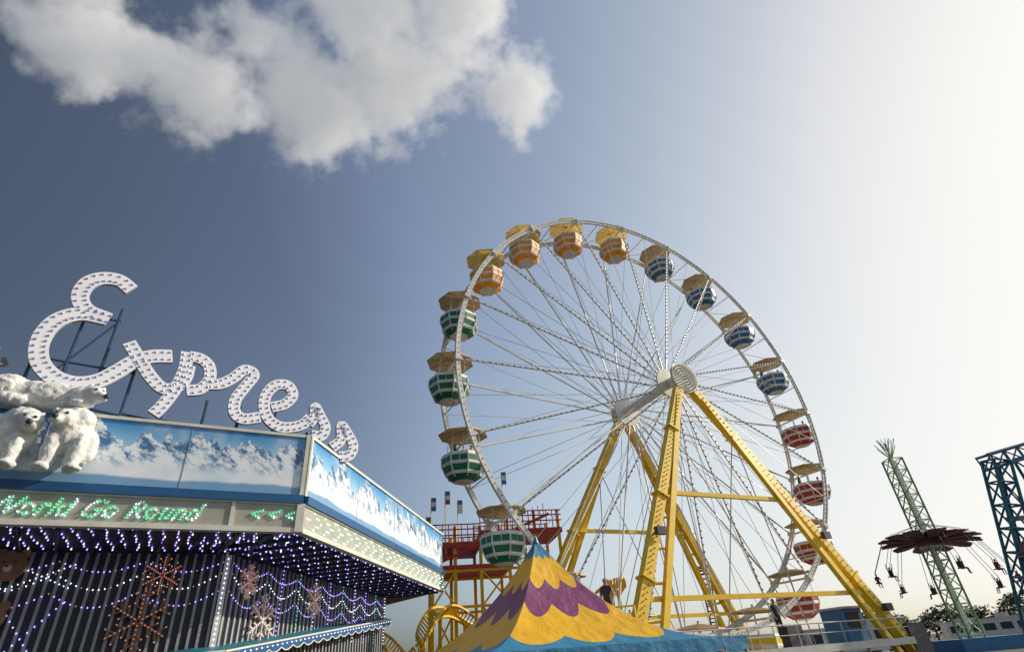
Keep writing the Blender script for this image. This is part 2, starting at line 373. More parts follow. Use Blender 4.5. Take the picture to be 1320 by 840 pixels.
# ================================================================ LEFT RIDE BUILDING
K=V((-5.31,12.95,0)); fd=V((.866,.5,0)); nf=V((.5,-.866,0)); sd=V((.11,.994,0)).normalized(); ns=V((.994,-.11,0)).normalized()
def fp(s,z,o=0): return K-fd*s+nf*o+Z*z
def sp(p,z,o=0): return K+sd*p+ns*o+Z*z
RB=emp('music_ride_pavilion',(0,0,0))
E2=sp(12.6,0)
outline=[fp(9,0),K,E2,E2+V((-4.8,5,0)),V((-14,31,0)),V((-22,26,0)),V((-22,12,0))]
def slab(mb,pts,z0,z1,m=0):
    n=len(pts); vs=[(p.x,p.y,z0) for p in pts]+[(p.x,p.y,z1) for p in pts]
    mb.add(vs,[tuple(range(n))[::-1],tuple(range(n,2*n))]+[(i,(i+1)%n,n+(i+1)%n,n+i) for i in range(n)],m)
mb=MB(); slab(mb,[p for p in outline],4.66,4.72,0); slab(mb,[p-(nf*.12) for p in outline],5.5,5.6,0)
mb.obj('soffit_and_roof',[M['black']],RB)
def mural(seed):
    m,g,b=newmat('mountain_mural'); uv=g.n('ShaderNodeUVMap').outputs[0]; sx=g.n('ShaderNodeSeparateXYZ'); g.l(uv,sx.inputs[0]); U=g.m('ADD',sx.outputs[0],seed); Vv=sx.outputs[1]
    h=g.m('ADD',.76,g.m('MULTIPLY',g.m('SUBTRACT',g.noise(U,1.0,10,'1D',.62),.5),1.3))
    h2=g.m('ADD',.58,g.m('MULTIPLY',g.m('SUBTRACT',g.noise(g.m('ADD',U,50.0),1.5,10,'1D',.62),.5),1.0))
    cx=g.n('ShaderNodeCombineXYZ'); g.l(g.m('ADD',g.m('MULTIPLY',U,1.6),g.m('MULTIPLY',Vv,1.5)),cx.inputs[0]); g.l(g.m('MULTIPLY',Vv,2.0),cx.inputs[1])
    tx=g.noise(cx.outputs[0],2.0,9,rough=.72)
    skyc=g.mix(g.mr(Vv,.5,1.0),(.38,.66,.84),(.01,.22,.56))
    skyc=g.mix(g.mr(g.noise(uv,1.5,6),.5,.75,0,.4),skyc,(.75,.85,.9))
    mt=g.mix(g.mr(tx,.45,.54),(.06,.17,.36),(.8,.87,.93))
    mt2=g.mix(g.mr(tx,.4,.52),(.13,.3,.5),(.83,.89,.94))
    c=g.mix(g.mr(g.m('SUBTRACT',h,Vv),-.006,.006),skyc,mt)
    c=g.mix(g.mr(g.m('SUBTRACT',h2,Vv),-.01,.03,0,.9),c,mt2)
    snow=g.mix(g.mr(g.noise(uv,1.2,5),.4,.7,0,.6),(.85,.89,.93),(.45,.66,.82))
    c=g.mix(g.mr(Vv,.25,.42),snow,c)
    wv=g.m('ADD',.08,g.m('MULTIPLY',g.noise(U,.6,3,'1D'),.12))
    c=g.mix(g.mr(g.m('SUBTRACT',wv,Vv),-.02,.02,0,.8),c,(.05,.25,.5))
    g.l(c,b.inputs['Base Color']); b.inputs['Roughness'].default_value=.3; return m
def panel(name,fn,a0,a1,z0,z1,o,mt):
    me=bpy.data.meshes.new(name); vs=[fn(a0,z0,o),fn(a1,z0,o),fn(a1,z1,o),fn(a0,z1,o)]
    me.from_pydata(vs,[],[(0,1,2,3)]); uvl=me.uv_layers.new(name='UVMap'); L=abs(a1-a0)
    for i,c in enumerate(((0,0),(L,0),(L,1),(0,1))): uvl.data[i].uv=c
    me.materials.append(mt); o_=bpy.data.objects.new(name,me); COL.objects.link(o_); o_.parent=RB; return o_
panel('mural_front',fp,9,0.08,5.47,6.9,.02,mural(3.1))
panel('mural_side',sp,0.08,12.55,5.47,6.9,.02,mural(11.7))
mb=MB()
for fn,L in((fp,9),(sp,12.6)):
    mb.cbox(fn,0,L,5.45,6.93,-.08,.01,3)
    mb.cbox(fn,0,L,6.9,6.97,-.09,.06,0)
    mb.cbox(fn,0,L,5.27,5.455,-.1,.14,1)
    mb.cbox(fn,0,L,4.72,5.25,-.08,.05,2)
    mb.cbox(fn,0,L,4.62,4.725,-.1,.1,0)
    mb.cbox(fn,0,L,5.235,5.272,-.1,.09,0)
mb.cbox(fp,-.05,.1,5.46,6.96,-.05,.07,0); mb.cbox(fp,-.05,.12,4.63,5.26,-.05,.12,0); mb.cbox(fp,1.42,1.5,4.73,5.235,.0,.08,0)
mb.cbox(sp,-.05,.05,5.46,6.96,-.05,.066,0)
for p_ in(3.1,6.3,9.4): mb.cbox(sp,p_,p_+.02,5.46,6.9,0,.028,3)
for s_ in(2.6,5.2): mb.cbox(fp,s_,s_+.015,5.46,6.9,0,.028,3)
mb.obj('fascia_trim',[M['cream'],M['strip'],pm('sign_panel',(.4,.39,.34),.5,dirt=.4),M['grey']],RB)
def led_text(name,body,size,a0,z0,o,mts,sp_=.062,r=.018,fn=fp,sgn=-1):
    cu=bpy.data.curves.new('t','FONT'); cu.body=body; cu.size=size; cu.shear=.45; cu.space_character=1.0
    ob=bpy.data.objects.new('t',cu); COL.objects.link(ob); bpy.context.view_layer.update()
    me=bpy.data.meshes.new_from_object(ob.evaluated_get(bpy.context.evaluated_depsgraph_get()))
    cnt={}
    for p in me.polygons:
        for ek in p.edge_keys: cnt[ek]=cnt.get(ek,0)+1
    mb=MB(); acc=0
    mb.add([fn(a0+sgn*v_.co.x,z0+v_.co.y,o-.015) for v_ in me.vertices],[tuple(p.vertices) for p in me.polygons],1)
    for ek,c in cnt.items():
        if c!=1: continue
        p,q=me.vertices[ek[0]].co,me.vertices[ek[1]].co; L=(q-p).length; acc+=L
        while acc>=sp_:
            acc-=sp_; t=1-acc/max(L,1e-6); t=max(0,min(1,t)); c_=p.lerp(q,t); mb.octa(fn(a0+sgn*c_.x,z0+c_.y,o),r,0 if random.random()<.8 else 2)
    bpy.data.objects.remove(ob); return mb.obj(name,mts,RB)
led_text('led_lettering','World Go Round',.5,5.75,4.81,.075,[M['ledg'],M['cream'],M['ledw']])
led_text('led_arrows','< < <',.42,1.15,4.85,.075,[M['ledg'],M['cream'],M['ledw']])
mb=MB()
for i in range(105):
    p=.2+i*.118
    for j in range(5):
        z=4.79+j*.095; ph=(p*1.6+abs(j-2)*.3)%1
        if ph<.6 and random.random()<.93: mb.octa(sp(p,z,.065),.022,0 if ph<.3 else 1)
mb.obj('led_chevrons',[M['ledg'],M['ledw']],RB)
J=V((-7.65,14.47,0))
def rf(q,z,o=0): return J-fd*q+nf*o+Z*z
def rs(p,z,o=0): return J+sd*p+ns*o+Z*z
mb=MB()
mb.cbox(rf,-.0,8,0,4.66,-.2,0,0); mb.cbox(rs,0,11.3,0,4.66,-.2,0,0)
for k in range(40): mb.cbox(rf,.1+k*.2,.1+k*.2+.06,.1,4.6,.0,.05,1)
for k in range(46): mb.cbox(rs,.12+k*.24,.12+k*.24+.07,.1,4.6,.0,.05,1)
mb.cbox(rf,-.07,.07,0,4.65,-.06,.09,2)
mb.obj('striped_walls',[M['black'],M['grey'],M['white']],RB)
mb=MB()
for i in range(34):
    for j in range(8): mb.octa(fp(.1+i*.26+random.uniform(-.04,.04),4.64,-.16-j*.3+random.uniform(-.03,.03)),.024,0 if (i+j)%3 else 1)
for i in range(60):
    for j in range(8): mb.octa(sp(.05+i*.21+random.uniform(-.04,.04),4.64,-.16-j*.3+random.uniform(-.03,.03)),.024,0 if (i+j)%3 else 1)
for i in range(26):
    for s_ in(-1,1):
        mb.octa(rf(3.1+ i*.09,2.9+s_*((i%13)-6)*.11,.08),.022,0); mb.octa(rf(3.1+ i*.09,4.1+s_*((i%13)-6)*.04,.08),.018,1)
for zz,dp,m_ in((4.4,.22,0),(4.15,.34,1),(3.75,.3,0)):
    for i in range(100): mb.octa(rs(.1+i*.11,zz-dp*abs(math.sin(i*.11*1.9)),.12),.02,m_ if i%5 else 3)
    for i in range(70): mb.octa(rf(.1+i*.11,zz-dp*abs(math.sin(i*.11*1.9)),.12),.02,m_ if i%5 else 3)
for c_ in range(9):
    for k in range(16): mb.octa(rs(2.6+c_*1.05,2.9+k*.11,.09),.02,(0,2,1)[c_%3])
for k in range(20): mb.octa(rf(-.0,2.5+k*.11,.12),.02,1)
mb.obj('led_lights',[M['ledp'],M['ledw'],M['ledg'],M['ledo']],RB)
mb=MB()
for i in range(13): mb.beam(fp(.6+i*.65,4.6,-.1),fp(.6+i*.65+.3,4.6,-2.4),.05,.09,0)
for i in range(18): mb.beam(sp(.4+i*.7,4.6,-.1),sp(.4+i*.7,4.6,-2.4),.05,.09,0)
mb.obj('ceiling_ribs',[M['black']],RB)
def snowflake(mb,fn,a,z,o,r,m,ml):
    for k in range(6):
        t=k*math.pi/3+math.pi/6; c,s=math.cos(t),math.sin(t)
        P=lambda rr,w=0,oo=0: fn(a+rr*c-w*s,z+rr*s+w*c,o+oo)
        mb.beam(P(.04*r),P(r),.09*r+.01,.04,m,side=None)
        for rr,ll in((.4,.22),(.68,.26)):
            for sg in(-1,1):
                mb.beam(P(rr*r,sg*.02),P((rr+ll*.7)*r,sg*ll*r),.06*r+.01,.03,m)
                mb.octa(P((rr+ll*.7)*r,sg*ll*r,.04),.022,ml)
        for q in range(1,8): mb.octa(P(r*q/7.5,0,.05),.02,ml)
mb=MB()
snowflake(mb,rf,1.6,3.15,.15,.66,0,1); snowflake(mb,rs,1.7,3.2,.15,.66,2,1); snowflake(mb,rf,1.35,4.1,.15,.42,0,1); snowflake(mb,rs,.8,4.05,.15,.42,2,1); snowflake(mb,rs,4.5,3.9,.15,.5,2,1)
mb.obj('snowflakes',[M['wood'],M['ledo'],M['white']],RB)
mb=MB()
for zz,rr in((4.3,.3),(3.3,.26)):
    mb.tube(rf(4.25,zz,.1),rf(4.25,zz,.22),rr,0,28); mb.tube(rf(4.25-.2*rr/.3,zz+.25*rr/.3,.08),rf(4.25-.2*rr/.3,zz+.25*rr/.3,.16),.1,0,16); mb.tube(rf(4.25+.2*rr/.3,zz+.25*rr/.3,.08),rf(4.25+.2*rr/.3,zz+.25*rr/.3,.16),.1,0,16)
    mb.ball(rf(4.25,zz-.06,.24),.09,2); mb.ball(rf(4.25,zz-.03,.33),.03,1); mb.ball(rf(4.15,zz+.07,.24),.025,1); mb.ball(rf(4.35,zz+.07,.24),.025,1)
mb.obj('teddy_faces',[M['wood'],M['dark'],M['cream']],RB)
mb=MB(); pts=[]
for k in range(30): t=k/30; pts.append(rf(2.4*(1-t),2.15+.3*t,.5))
for k in range(90): t=k/90; pts.append(rs(-.2+11*t,2.45+1.3*t,.5))
for k in range(len(pts)-1):
    d0=.16+.09*abs(math.sin(k*math.pi/5)); d1=.16+.09*abs(math.sin((k+1)*math.pi/5))
    p,q=pts[k],pts[k+1]
    mb.add([p,q,q-Z*d1,p-Z*d0],[(0,1,2,3)],0); mb.tube(p-Z*d0,q-Z*d1,.02,1,5); mb.tube(p,q,.03,1,5)
    mb.add([p,q,q-ns*.5+Z*.12,p-ns*.5+Z*.12],[(0,1,2,3)],2)
    if k%2==0: mb.octa((p-Z*.08)+ns*.03,.022,3)
mb.obj('scalloped_awning',[M['strip'],M['cream'],M['teal'],M['ledw']],RB)
# ---------------------------------------------------------------- script sign (strokes in metres in the sign plane)
SG=emp('express_sign')
so_=V((-9.78,10.7,0)); sdir=V((.766,.643,0)); sn=V((.643,-.766,0))
def sg(s,z,o=0): return so_+sdir*(s+.07)+sn*o+Z*z
STR=[[(0.19,10.51),(-0.12,10.68),(-0.46,10.61),(-0.7,10.35),(-0.73,9.95),(-0.51,9.64),(-0.04,9.53)],[(-0.08,9.54),(-0.59,9.5),(-0.96,9.18),(-1.08,8.66),(-0.96,8.16),(-0.64,7.84),(-0.23,7.75),(0.16,7.9),(0.46,8.22),(0.72,8.56),(1.05,8.8),(1.46,8.92)],[(0.5,9.04),(0.82,8.65),(1.14,8.27),(1.46,8.03),(1.74,8.12),(1.88,8.41),(1.88,8.76)],[(1.76,9.12),(1.8,8.61),(1.72,8.07),(1.55,7.58),(1.42,7.33)],[(1.82,9.02),(2.11,9.01),(2.33,8.84),(2.4,8.49),(2.25,8.19),(1.96,8.08)]]
STR+=[[(int(q.split(',')[0])/100,int(q.split(',')[1])/100) for q in s.split()] for s in '236,835 267,843 293,865 318,897 343,889 327,848 311,808 315,774 338,760 378,772|401,805 435,822 452,853 435,878 403,871 383,838 384,799 405,766 441,755 486,770 507,795|505,776 519,802 518,830 536,805 553,776 545,749 517,746|577,720 601,747 599,789 622,765 639,735 630,706 601,697|-184,765 -166,784 -145,798|-195,803 -181,816 -173,830'.split('|')]
def smooth(pts,n=8):
    P=[V((p[0],p[1],0)) for p in pts]; P=[P[0]*2-P[1]]+P+[P[-1]*2-P[-2]]; o=[]
    for i in range(1,len(P)-2):
        for k in range(n):
            t=k/n; a,b,c,d=P[i-1:i+3]
            o.append(.5*((2*b)+(c-a)*t+(2*a-5*b+4*c-d)*t*t+(3*b-a-3*c+d)*t**3))
    o.append(P[-2]); return o
mbl=MB(); mbb=MB()
for si,s in enumerate(STR):
    c=smooth(s); n=len(c); wd=.35 if si<2 else .29; oo=.004*si; fm=2 if si>8 else 0
    if si>8: wd=.18
    nr=[]
    for i in range(n):
        d=(c[min(i+1,n-1)]-c[max(i-1,0)]).normalized(); nr.append(V((-d.y,d.x,0)))
    vs=[]
    for i in range(n):
        for k in(-1,1):
            p=c[i]+nr[i]*k*wd/2
            for o in(-.09,0): vs.append(sg(p.x,p.y,o+oo))
    for i in range(n-1):
        a=i*4;b=a+4
        mbl.add([vs[j] for j in(a+1,b+1,b+3,a+3)],[(0,1,2,3)],fm); mbl.add([vs[j] for j in(a,b,b+2,a+2)],[(0,1,2,3)],1)
        mbl.add([vs[j] for j in(a,b,b+1,a+1)],[(0,1,2,3)],1); mbl.add([vs[j] for j in(a+2,b+2,b+3,a+3)],[(0,1,2,3)],1)
    for e_ in(0,n-1): mbl.add([vs[e_*4+j] for j in(0,1,3,2)],[(0,1,2,3)],1)
    acc=.06
    for i in range(n-1):
        L=(c[i+1]-c[i]).length; acc+=L
        while acc>.15:
            acc-=.15; t=1-acc/max(L,1e-6); p=c[i].lerp(c[i+1],max(0,min(1,t)))
            for k in(-.27,.27):
                q=p+nr[i]*wd*k; mbb.ball(sg(q.x,q.y,oo+.01),.03,0)
mbl.obj('letters',[M['letter'],M['grey'],M['dark']],SG); mbb.obj('letter_bulbs',[M['ledl']],SG)
mb=MB()
tops=[(-1.1,8.6),(-.5,9.9),(.15,10.0),(.8,8.6),(1.6,7.9),(2.5,8.0),(3.3,8.0),(4.2,8.0),(5.1,7.6),(5.9,7.0)]
for i,(s_,z_) in enumerate(tops):
    mb.tube(sg(s_,5.6,-.2),sg(s_,z_,-.2),.035,0); mb.tube(sg(s_,5.6,-1.0),sg(s_,z_-.3,-.22),.03,0)
    if i:
        a,b=tops[i-1]; mb.tube(sg(a,7.3,-.2),sg(s_,7.25 if i<6 else 7.0,-.2),.03,0); mb.tube(sg(a,6.2,-.2),sg(s_,6.2,-.2),.03,0); mb.tube(sg(a,6.0,-.2),sg(s_,7.3,-.2),.025,0)
mb.tube(sg(-1.1,8.3,-.2),sg(.8,8.35,-.2),.03,0); mb.tube(sg(-.6,9.6,-.2),sg(.2,9.65,-.2),.03,0); mb.tube(sg(-1.1,7.2,-.2),sg(.15,9.6,-.2),.025,0)
mb.obj('scaffold',[M['navy']],SG)
# ---------------------------------------------------------------- polar bears
def bear(name,ells,nose,eyes,vox=.03):
    root=emp(name); bm=bmesh.new()
    for (cx,co,cz),(rx,ro,rz),rot in ells:
        ret=bmesh.ops.create_icosphere(bm,subdivisions=3,radius=1)
        ca,sa=math.cos(rot),math.sin(rot)
        for v in ret['verts']:
            x,y,z=v.co.x*rx,v.co.y*ro,v.co.z*rz; x,z=x*ca-z*sa,x*sa+z*ca
            v.co=fp(-(cx+x),cz+z,co+y)
    me=bpy.data.meshes.new('body'); bm.to_mesh(me); bm.free(); o=bpy.data.objects.new('body',me); COL.objects.link(o)
    r=o.modifiers.new('r','REMESH'); r.mode='VOXEL'; r.voxel_size=vox; r.use_smooth_shade=True
    s=o.modifiers.new('s','SMOOTH'); s.factor=.6; s.iterations=5
    tx=bpy.data.textures.new('fur','CLOUDS'); tx.noise_scale=.09; d=o.modifiers.new('d','DISPLACE'); d.texture=tx; d.strength=.05; d.mid_level=.5
    me.materials.append(M['fur']); o.parent=root
    bpy.context.view_layer.update(); me2=bpy.data.meshes.new_from_object(o.evaluated_get(bpy.context.evaluated_depsgraph_get())); o.modifiers.clear(); o.data=me2
    k=MB()
    k.ball(fp(-nose[0],nose[2],nose[1]),.065,0)
    for e_ in eyes: k.ball(fp(-e_[0],e_[2],e_[1]),.036,0)
    k.obj('nose_and_eyes',[M['dark']],root,True)
bear('polar_bear',[((-4.72,.42,6.3),(.36,.3,.46),0),((-4.7,.46,6.62),(.34,.28,.28),0),((-4.86,.72,6.56),(.21,.22,.19),0),((-4.93,.92,6.45),(.1,.15,.09),0),
 ((-5.04,.66,6.74),(.06,.035,.065),0),((-4.72,.66,6.76),(.06,.035,.065),0),((-4.93,.6,5.9),(.14,.16,.42),.05),((-4.5,.6,5.9),(.15,.17,.44),-.1),((-4.95,.72,5.56),(.15,.2,.08),0),((-4.46,.72,5.56),(.16,.2,.08),0),((-4.45,.35,6.1),(.25,.25,.4),0)],
 (-4.94,1.06,6.47),[(-4.97,.9,6.6),(-4.8,.91,6.6)])
bx=.22
bear('polar_bear',[((-5.95+bx,.42,6.2),(.5,.3,.46),.15),((-5.75+bx,.5,6.5),(.34,.28,.28),0),((-5.58+bx,.72,6.42),(.22,.23,.19),0),((-5.5+bx,.93,6.28),(.11,.16,.1),-.2),
 ((-5.76+bx,.66,6.62),(.06,.035,.065),0),((-5.44+bx,.66,6.6),(.06,.035,.065),0),((-5.7+bx,.6,5.85),(.14,.16,.4),0),((-6.15+bx,.6,5.85),(.15,.17,.4),0),((-5.68+bx,.72,5.56),(.15,.2,.08),0),((-6.15+bx,.72,5.56),(.15,.2,.08),0)],
 (-5.5+bx,1.08,6.29),[(-5.64+bx,.91,6.46),(-5.48+bx,.92,6.45)])
bear('polar_bear',[((-5.4,.28,7.18),(.7,.26,.3),0),((-6.05,.28,7.2),(.42,.28,.34),0),((-4.8,.34,7.16),(.3,.24,.25),0),((-4.55,.48,7.22),(.21,.2,.18),0),((-4.4,.6,7.13),(.12,.12,.09),-.3),
 ((-4.68,.46,7.41),(.06,.035,.065),0),((-4.46,.4,7.4),(.06,.035,.065),0),((-4.75,.5,6.98),(.24,.16,.1),0),((-5.9,.45,6.95),(.3,.18,.12),0)],
 (-4.3,.69,7.13),[(-4.52,.66,7.27),(-4.41,.6,7.27)])
# ================================================================ TENT
TN=emp('peaked_tent')
tcn=V((.15,17.9,0)); ta=rad(30); e1=V((math.cos(ta),math.sin(ta),0)); e2=V((-math.sin(ta),math.cos(ta),0)); HS=3.8; ZE=1.93; HT=3.04; PW=2.3
m,g,b=newmat('tent_canvas'); uv=g.n('ShaderNodeUVMap').outputs[0]; sx=g.n('ShaderNodeSeparateXYZ'); g.l(uv,sx.inputs[0])
scal=g.m('ABSOLUTE',g.m('SINE',g.m('MULTIPLY',sx.outputs[0],math.pi*3)))
rr=g.m('SUBTRACT',sx.outputs[1],g.m('MULTIPLY',g.m('MULTIPLY',scal,.11),g.m('MINIMUM',1.0,g.m('MULTIPLY',sx.outputs[1],2.0))))
cr=g.n('ShaderNodeValToRGB'); cr.color_ramp.interpolation='CONSTANT'; g.l(rr,cr.inputs[0]); e=cr.color_ramp.elements
BLU=(.02,.25,.48,1); YEL=(.92,.52,.004,1); PUR=(.22,.035,.17,1)
e[0].position=0; e[0].color=BLU; e[1].position=.07; e[1].color=YEL
for p_,c_ in((.19,PUR),(.335,YEL),(.6,BLU)): x=e.new(p_); x.color=c_
ct=g.n('ShaderNodeTexCoord').outputs['Object']
c=g.mix(g.mr(g.noise(ct,1.2,6),.35,.75,0,.22),cr.outputs[0],(.14,.1,.06))
sw=g.m('ABSOLUTE',g.m('SINE',g.m('MULTIPLY',sx.outputs[0],math.pi*6)))
c=g.mix(g.mr(sw,.035,.0,0,.5),c,(.05,.045,.04)); g.l(c,b.inputs['Base Color']); b.inputs['Roughness'].default_value=.55
bp=g.n('ShaderNodeBump'); bp.inputs['Strength'].default_value=.7; bp.inputs['Distance'].default_value=.1; g.l(g.noise(ct,2.2,5),bp.inputs['Height']); g.l(bp.outputs[0],b.inputs['Normal'])
tr=g.n('ShaderNodeBsdfTranslucent'); g.l(c,tr.inputs[0]); ms=g.n('ShaderNodeMixShader'); ms.inputs[0].default_value=.25; g.l(b.outputs[0],ms.inputs[1]); g.l(tr.outputs[0],ms.inputs[2]); g.l(ms.outputs[0],m.node_tree.nodes['Material Output'].inputs[0])
NR,NWt=28,24; vs=[];fs=[];uvs=[]
for k in range(4):
    a=k*math.pi/2; n_=e1*math.cos(a)+e2*math.sin(a); t_=-e1*math.sin(a)+e2*math.cos(a); base=len(vs)
    for i in range(NR+1):
        r=i/NR
        for j in range(NWt+1):
            w_=-1+2*j/NWt; z=ZE+HT*(1-r)**PW-.18*(1-w_*w_)*r*(1-r)*2-.03*math.sin(r*9)*(1-w_*w_)*r
            p=tcn+n_*(r*HS)+t_*(r*HS*w_); vs.append((p.x,p.y,z)); uvs.append((k+j/NWt,r))
    for i in range(NR):
        for j in range(NWt): q=base+i*(NWt+1)+j; fs.append((q,q+NWt+1,q+NWt+2,q+1))
    base=len(vs)
    for j in range(NWt*2+1):
        w_=-1+j/NWt; p=tcn+n_*HS*1.003+t_*HS*w_
        for z,rv in((ZE,1),(ZE-.26-.1*abs(math.sin((w_+1)*math.pi*4)),1)): vs.append((p.x,p.y,z)); uvs.append((.08,rv))
    for j in range(NWt*2): q=base+j*2; fs.append((q,q+1,q+3,q+2))
me=bpy.data.meshes.new('canvas'); me.from_pydata(vs,[],fs); ul=me.uv_layers.new(name='UVMap')
for p in me.polygons:
    p.use_smooth=True
    for li in p.loop_indices: ul.data[li].uv=uvs[me.loops[li].vertex_index]
me.materials.append(m); o=bpy.data.objects.new('canvas',me); COL.objects.link(o); o.parent=TN
mb=MB(); mb.tube(tcn+Z*(ZE+HT-.12),tcn+Z*(ZE+HT+.1),.1,1,10,.02)
for sx_,sy_ in((1,1),(1,-1),(-1,1),(-1,-1)):
    c_=tcn+e1*HS*sx_*.985+e2*HS*sy_*.985; mb.tube(c_,c_+Z*ZE,.05,0,10)
mb.tube(tcn,tcn+Z*(ZE+HT-.2),.06,0,10)
mb.obj('poles_and_tip',[M['steel'],M['blue'],M['yellow']],TN)
# ================================================================ standing people
person('person',pmS,(2.55,21.85,2.45),rad(150)); person('person',pmS,(11.35,29.9,1.87),rad(200))
mb=MB(); OP=emp('operator_platform',(2.6,22.2,0))
mb.box((0,0,2.38),(2.2,1.6,.12),0)
for x_ in(-1,1):
    for y_ in(-.7,.7): mb.tube((x_,y_,0),(x_,y_,3.3 if y_>0 else 2.3),.05,1)
mb.tube((-1,.7,3.3),(1,.7,3.3),.035,1); mb.tube((-1,.7,2.9),(1,.7,2.9),.03,1)
for k in range(8): mb.box((1.2+k*.22,0,2.1-k*.27),(.25,1.2,.05),0)
mb.obj('deck',[M['steel'],M['yellow']],OP)
# ================================================================ RED/YELLOW COASTER TOWER
CT=emp('roller_coaster',(-2.6,38.5,0)); mb=MB(); ca=rad(12)
def cp(x,y,z): return V((x*math.cos(ca)-y*math.sin(ca),x*math.sin(ca)+y*math.cos(ca),z))
cf=lambda a,z,o: cp(a,o,z)
mb.cbox(cf,-1,4.4,9.0,9.3,-2,2,1); mb.cbox(cf,-4.2,-1,8.3,8.6,-2,2,1); mb.cbox(cf,-4.2,1,7.1,7.3,-2,2,1)
for x_ in(-4,-2.6,-1,.8,2.6,4.2):
    for y_ in(-1.8,1.8): mb.beam(cp(x_,y_,0),cp(x_,y_,10.4 if x_>-1 else 9.6),.2,.2,0)
for z_ in(2.4,5,7):
    for y_ in(-1.8,1.8): mb.beam(cp(-4,y_,z_),cp(4.2,y_,z_),.15,.15,0)
for k,(a_,b_) in enumerate(((-4,-2.6),(-1,.8),(2.6,4.2))):
    for z0_,z1_ in((0,2.4),(2.4,5),(5,7)): mb.tube(cp(a_,-1.8,z0_),cp(b_,-1.8,z1_),.06,0); mb.tube(cp(b_,-1.8,z0_),cp(a_,-1.8,z1_),.06,0)
for y_ in(-2,2):
    for z_,x0_,x1_ in((9.3,-1,4.4),(8.6,-4.2,-1)):
        for h_ in(.45,.8,1.1): mb.tube(cp(x0_,y_,z_+h_),cp(x1_,y_,z_+h_),.04,1)
        for k in range(int((x1_-x0_)/.4)+1): mb.tube(cp(x0_+k*.4,y_,z_),cp(x0_+k*.4,y_,z_+1.1),.03,1)
for k in range(14): mb.box(cp(-4.4-k*.3,-1.4,8.2-k*.32),(.3,1,.06),1,ca)
for k in range(22):
    mb.tube(cp(-4.2+k*.35,-2.4,7.2+k*.13),cp(-3.85+k*.35,-2.4,7.33+k*.13),.09,1,5); mb.tube(cp(-4.2+k*.35,-2.4,7.2+k*.13),cp(-4.2+k*.35,-2.4,8.0+k*.13),.03,1,4)
pr=None
for k in range(121):
    t=k/120; x_=-11+17*t+1.2*math.sin(t*9); y_=-3.5+2.5*math.sin(t*12); z_=3.0+1.2*math.sin(t*15)+1.4*t
    c_=cp(x_,y_,z_)
    if pr is not None:
        d=(c_-pr).normalized(); sdv=d.cross(Z).normalized()
        mb.tube(pr+sdv*.45,c_+sdv*.45,.08,0,5); mb.tube(pr-sdv*.45,c_-sdv*.45,.08,0,5); mb.tube(pr-Z*.5,c_-Z*.5,.1,0,5); mb.tube(c_+sdv*.45,c_-Z*.5,.05,0,4); mb.tube(c_-sdv*.45,c_-Z*.5,.05,0,4)
        if k%10==0: mb.beam(cp(x_,y_,0),c_-Z*.5,.18,.18,0)
    pr=c_
for i,(x_,z_,mm) in enumerate(((-4.1,10.6,2),(-3.2,11.0,1),(-2.4,10.4,3),(.6,12.2,2),(-4.4,9.4,1))):
    mb.tube(cp(x_,-1.9,8),cp(x_,-1.9,z_+.9),.03,0); 
    for q in range(3): mb.cbox(cf,x_,x_+.32,z_+q*.28,z_+.28+q*.28,-1.92,-1.88,(mm,3,2)[q])
mb.obj('structure',[M['yellow2'],M['red'],M['blue'],M['white']],CT)
# ================================================================ SWING TOWER
SW=emp('swing_tower_ride',(38.8,58.3,0)); mb=MB()
mb.lattice((0,0,0),(0,0,17.4),1.35,.1,0,1,1.25)
mb.tube((0,0,0),(0,0,17.4),.18,1,8)
mb.tube((0,0,17.4),(0,0,19.2),.08,0)
for k in range(9):
    a=k*2*math.pi/9; mb.tube((0,0,17.4),(1.0*math.cos(a),1.0*math.sin(a),18.9+.3*(k%3)),.04,0,4); mb.tube((0,0,18.2),(.6*math.cos(a+.3),.6*math.sin(a+.3),19.6),.03,1,4)
mb.box((0,0,.5),(6,6,1.0),2)
mb.obj('mast',[M['lime'],M['white'],M['blue']],SW)
mb=MB(); nS=12
mb.tube((0,0,8.9),(0,0,9.9),1.1,0,16)
for k in range(nS):
    a=k*2*math.pi/nS+.2; c,s=math.cos(a),math.sin(a); r1=4.0; tz=.6*math.cos(a+2.6)
    P=lambda r,w_,z: V((r*c-w_*s,r*s+w_*c,z+tz*r/4.2))
    mb.add([P(.9,-.3,9.9),P(.9,.3,9.9),P(r1,.75,9.35),P(r1+.35,0,9.25),P(r1,-.75,9.35),P(.9,-.3,9.2),P(.9,.3,9.2),P(r1,.75,9.2),P(r1+.35,0,9.1),P(r1,-.75,9.2)],[(0,1,2,3,4),(9,8,7,6,5),(0,5,6,1),(1,6,7,2),(2,7,8,3),(3,8,9,4),(4,9,5,0)],0)
    mb.tube((0,0,10.9),P(r1,0,9.4),.03,1,4)
    if k%3!=1:
        st=P(r1+1.6,0,5.6); 
        for w_ in(-.22,.22): mb.tube(P(r1,w_,9.2),st+V((-w_*s,w_*c,.9)),.025,1,4); mb.tube(st+V((-w_*s,w_*c,.9)),st+V((-w_*s,w_*c,.05)),.03,1,4)
        mb.box(st,(.5,.5,.08),1,a); mb.box(st+V((0,0,.3)),(.08,.5,.5),1,a)
        person('rider_%d'%k,pmR if k%2 else pmU,st+V((0,0,-.42)),a,SW)
mb.obj('rotor_and_seats',[M['dred'],M['dark']],SW)
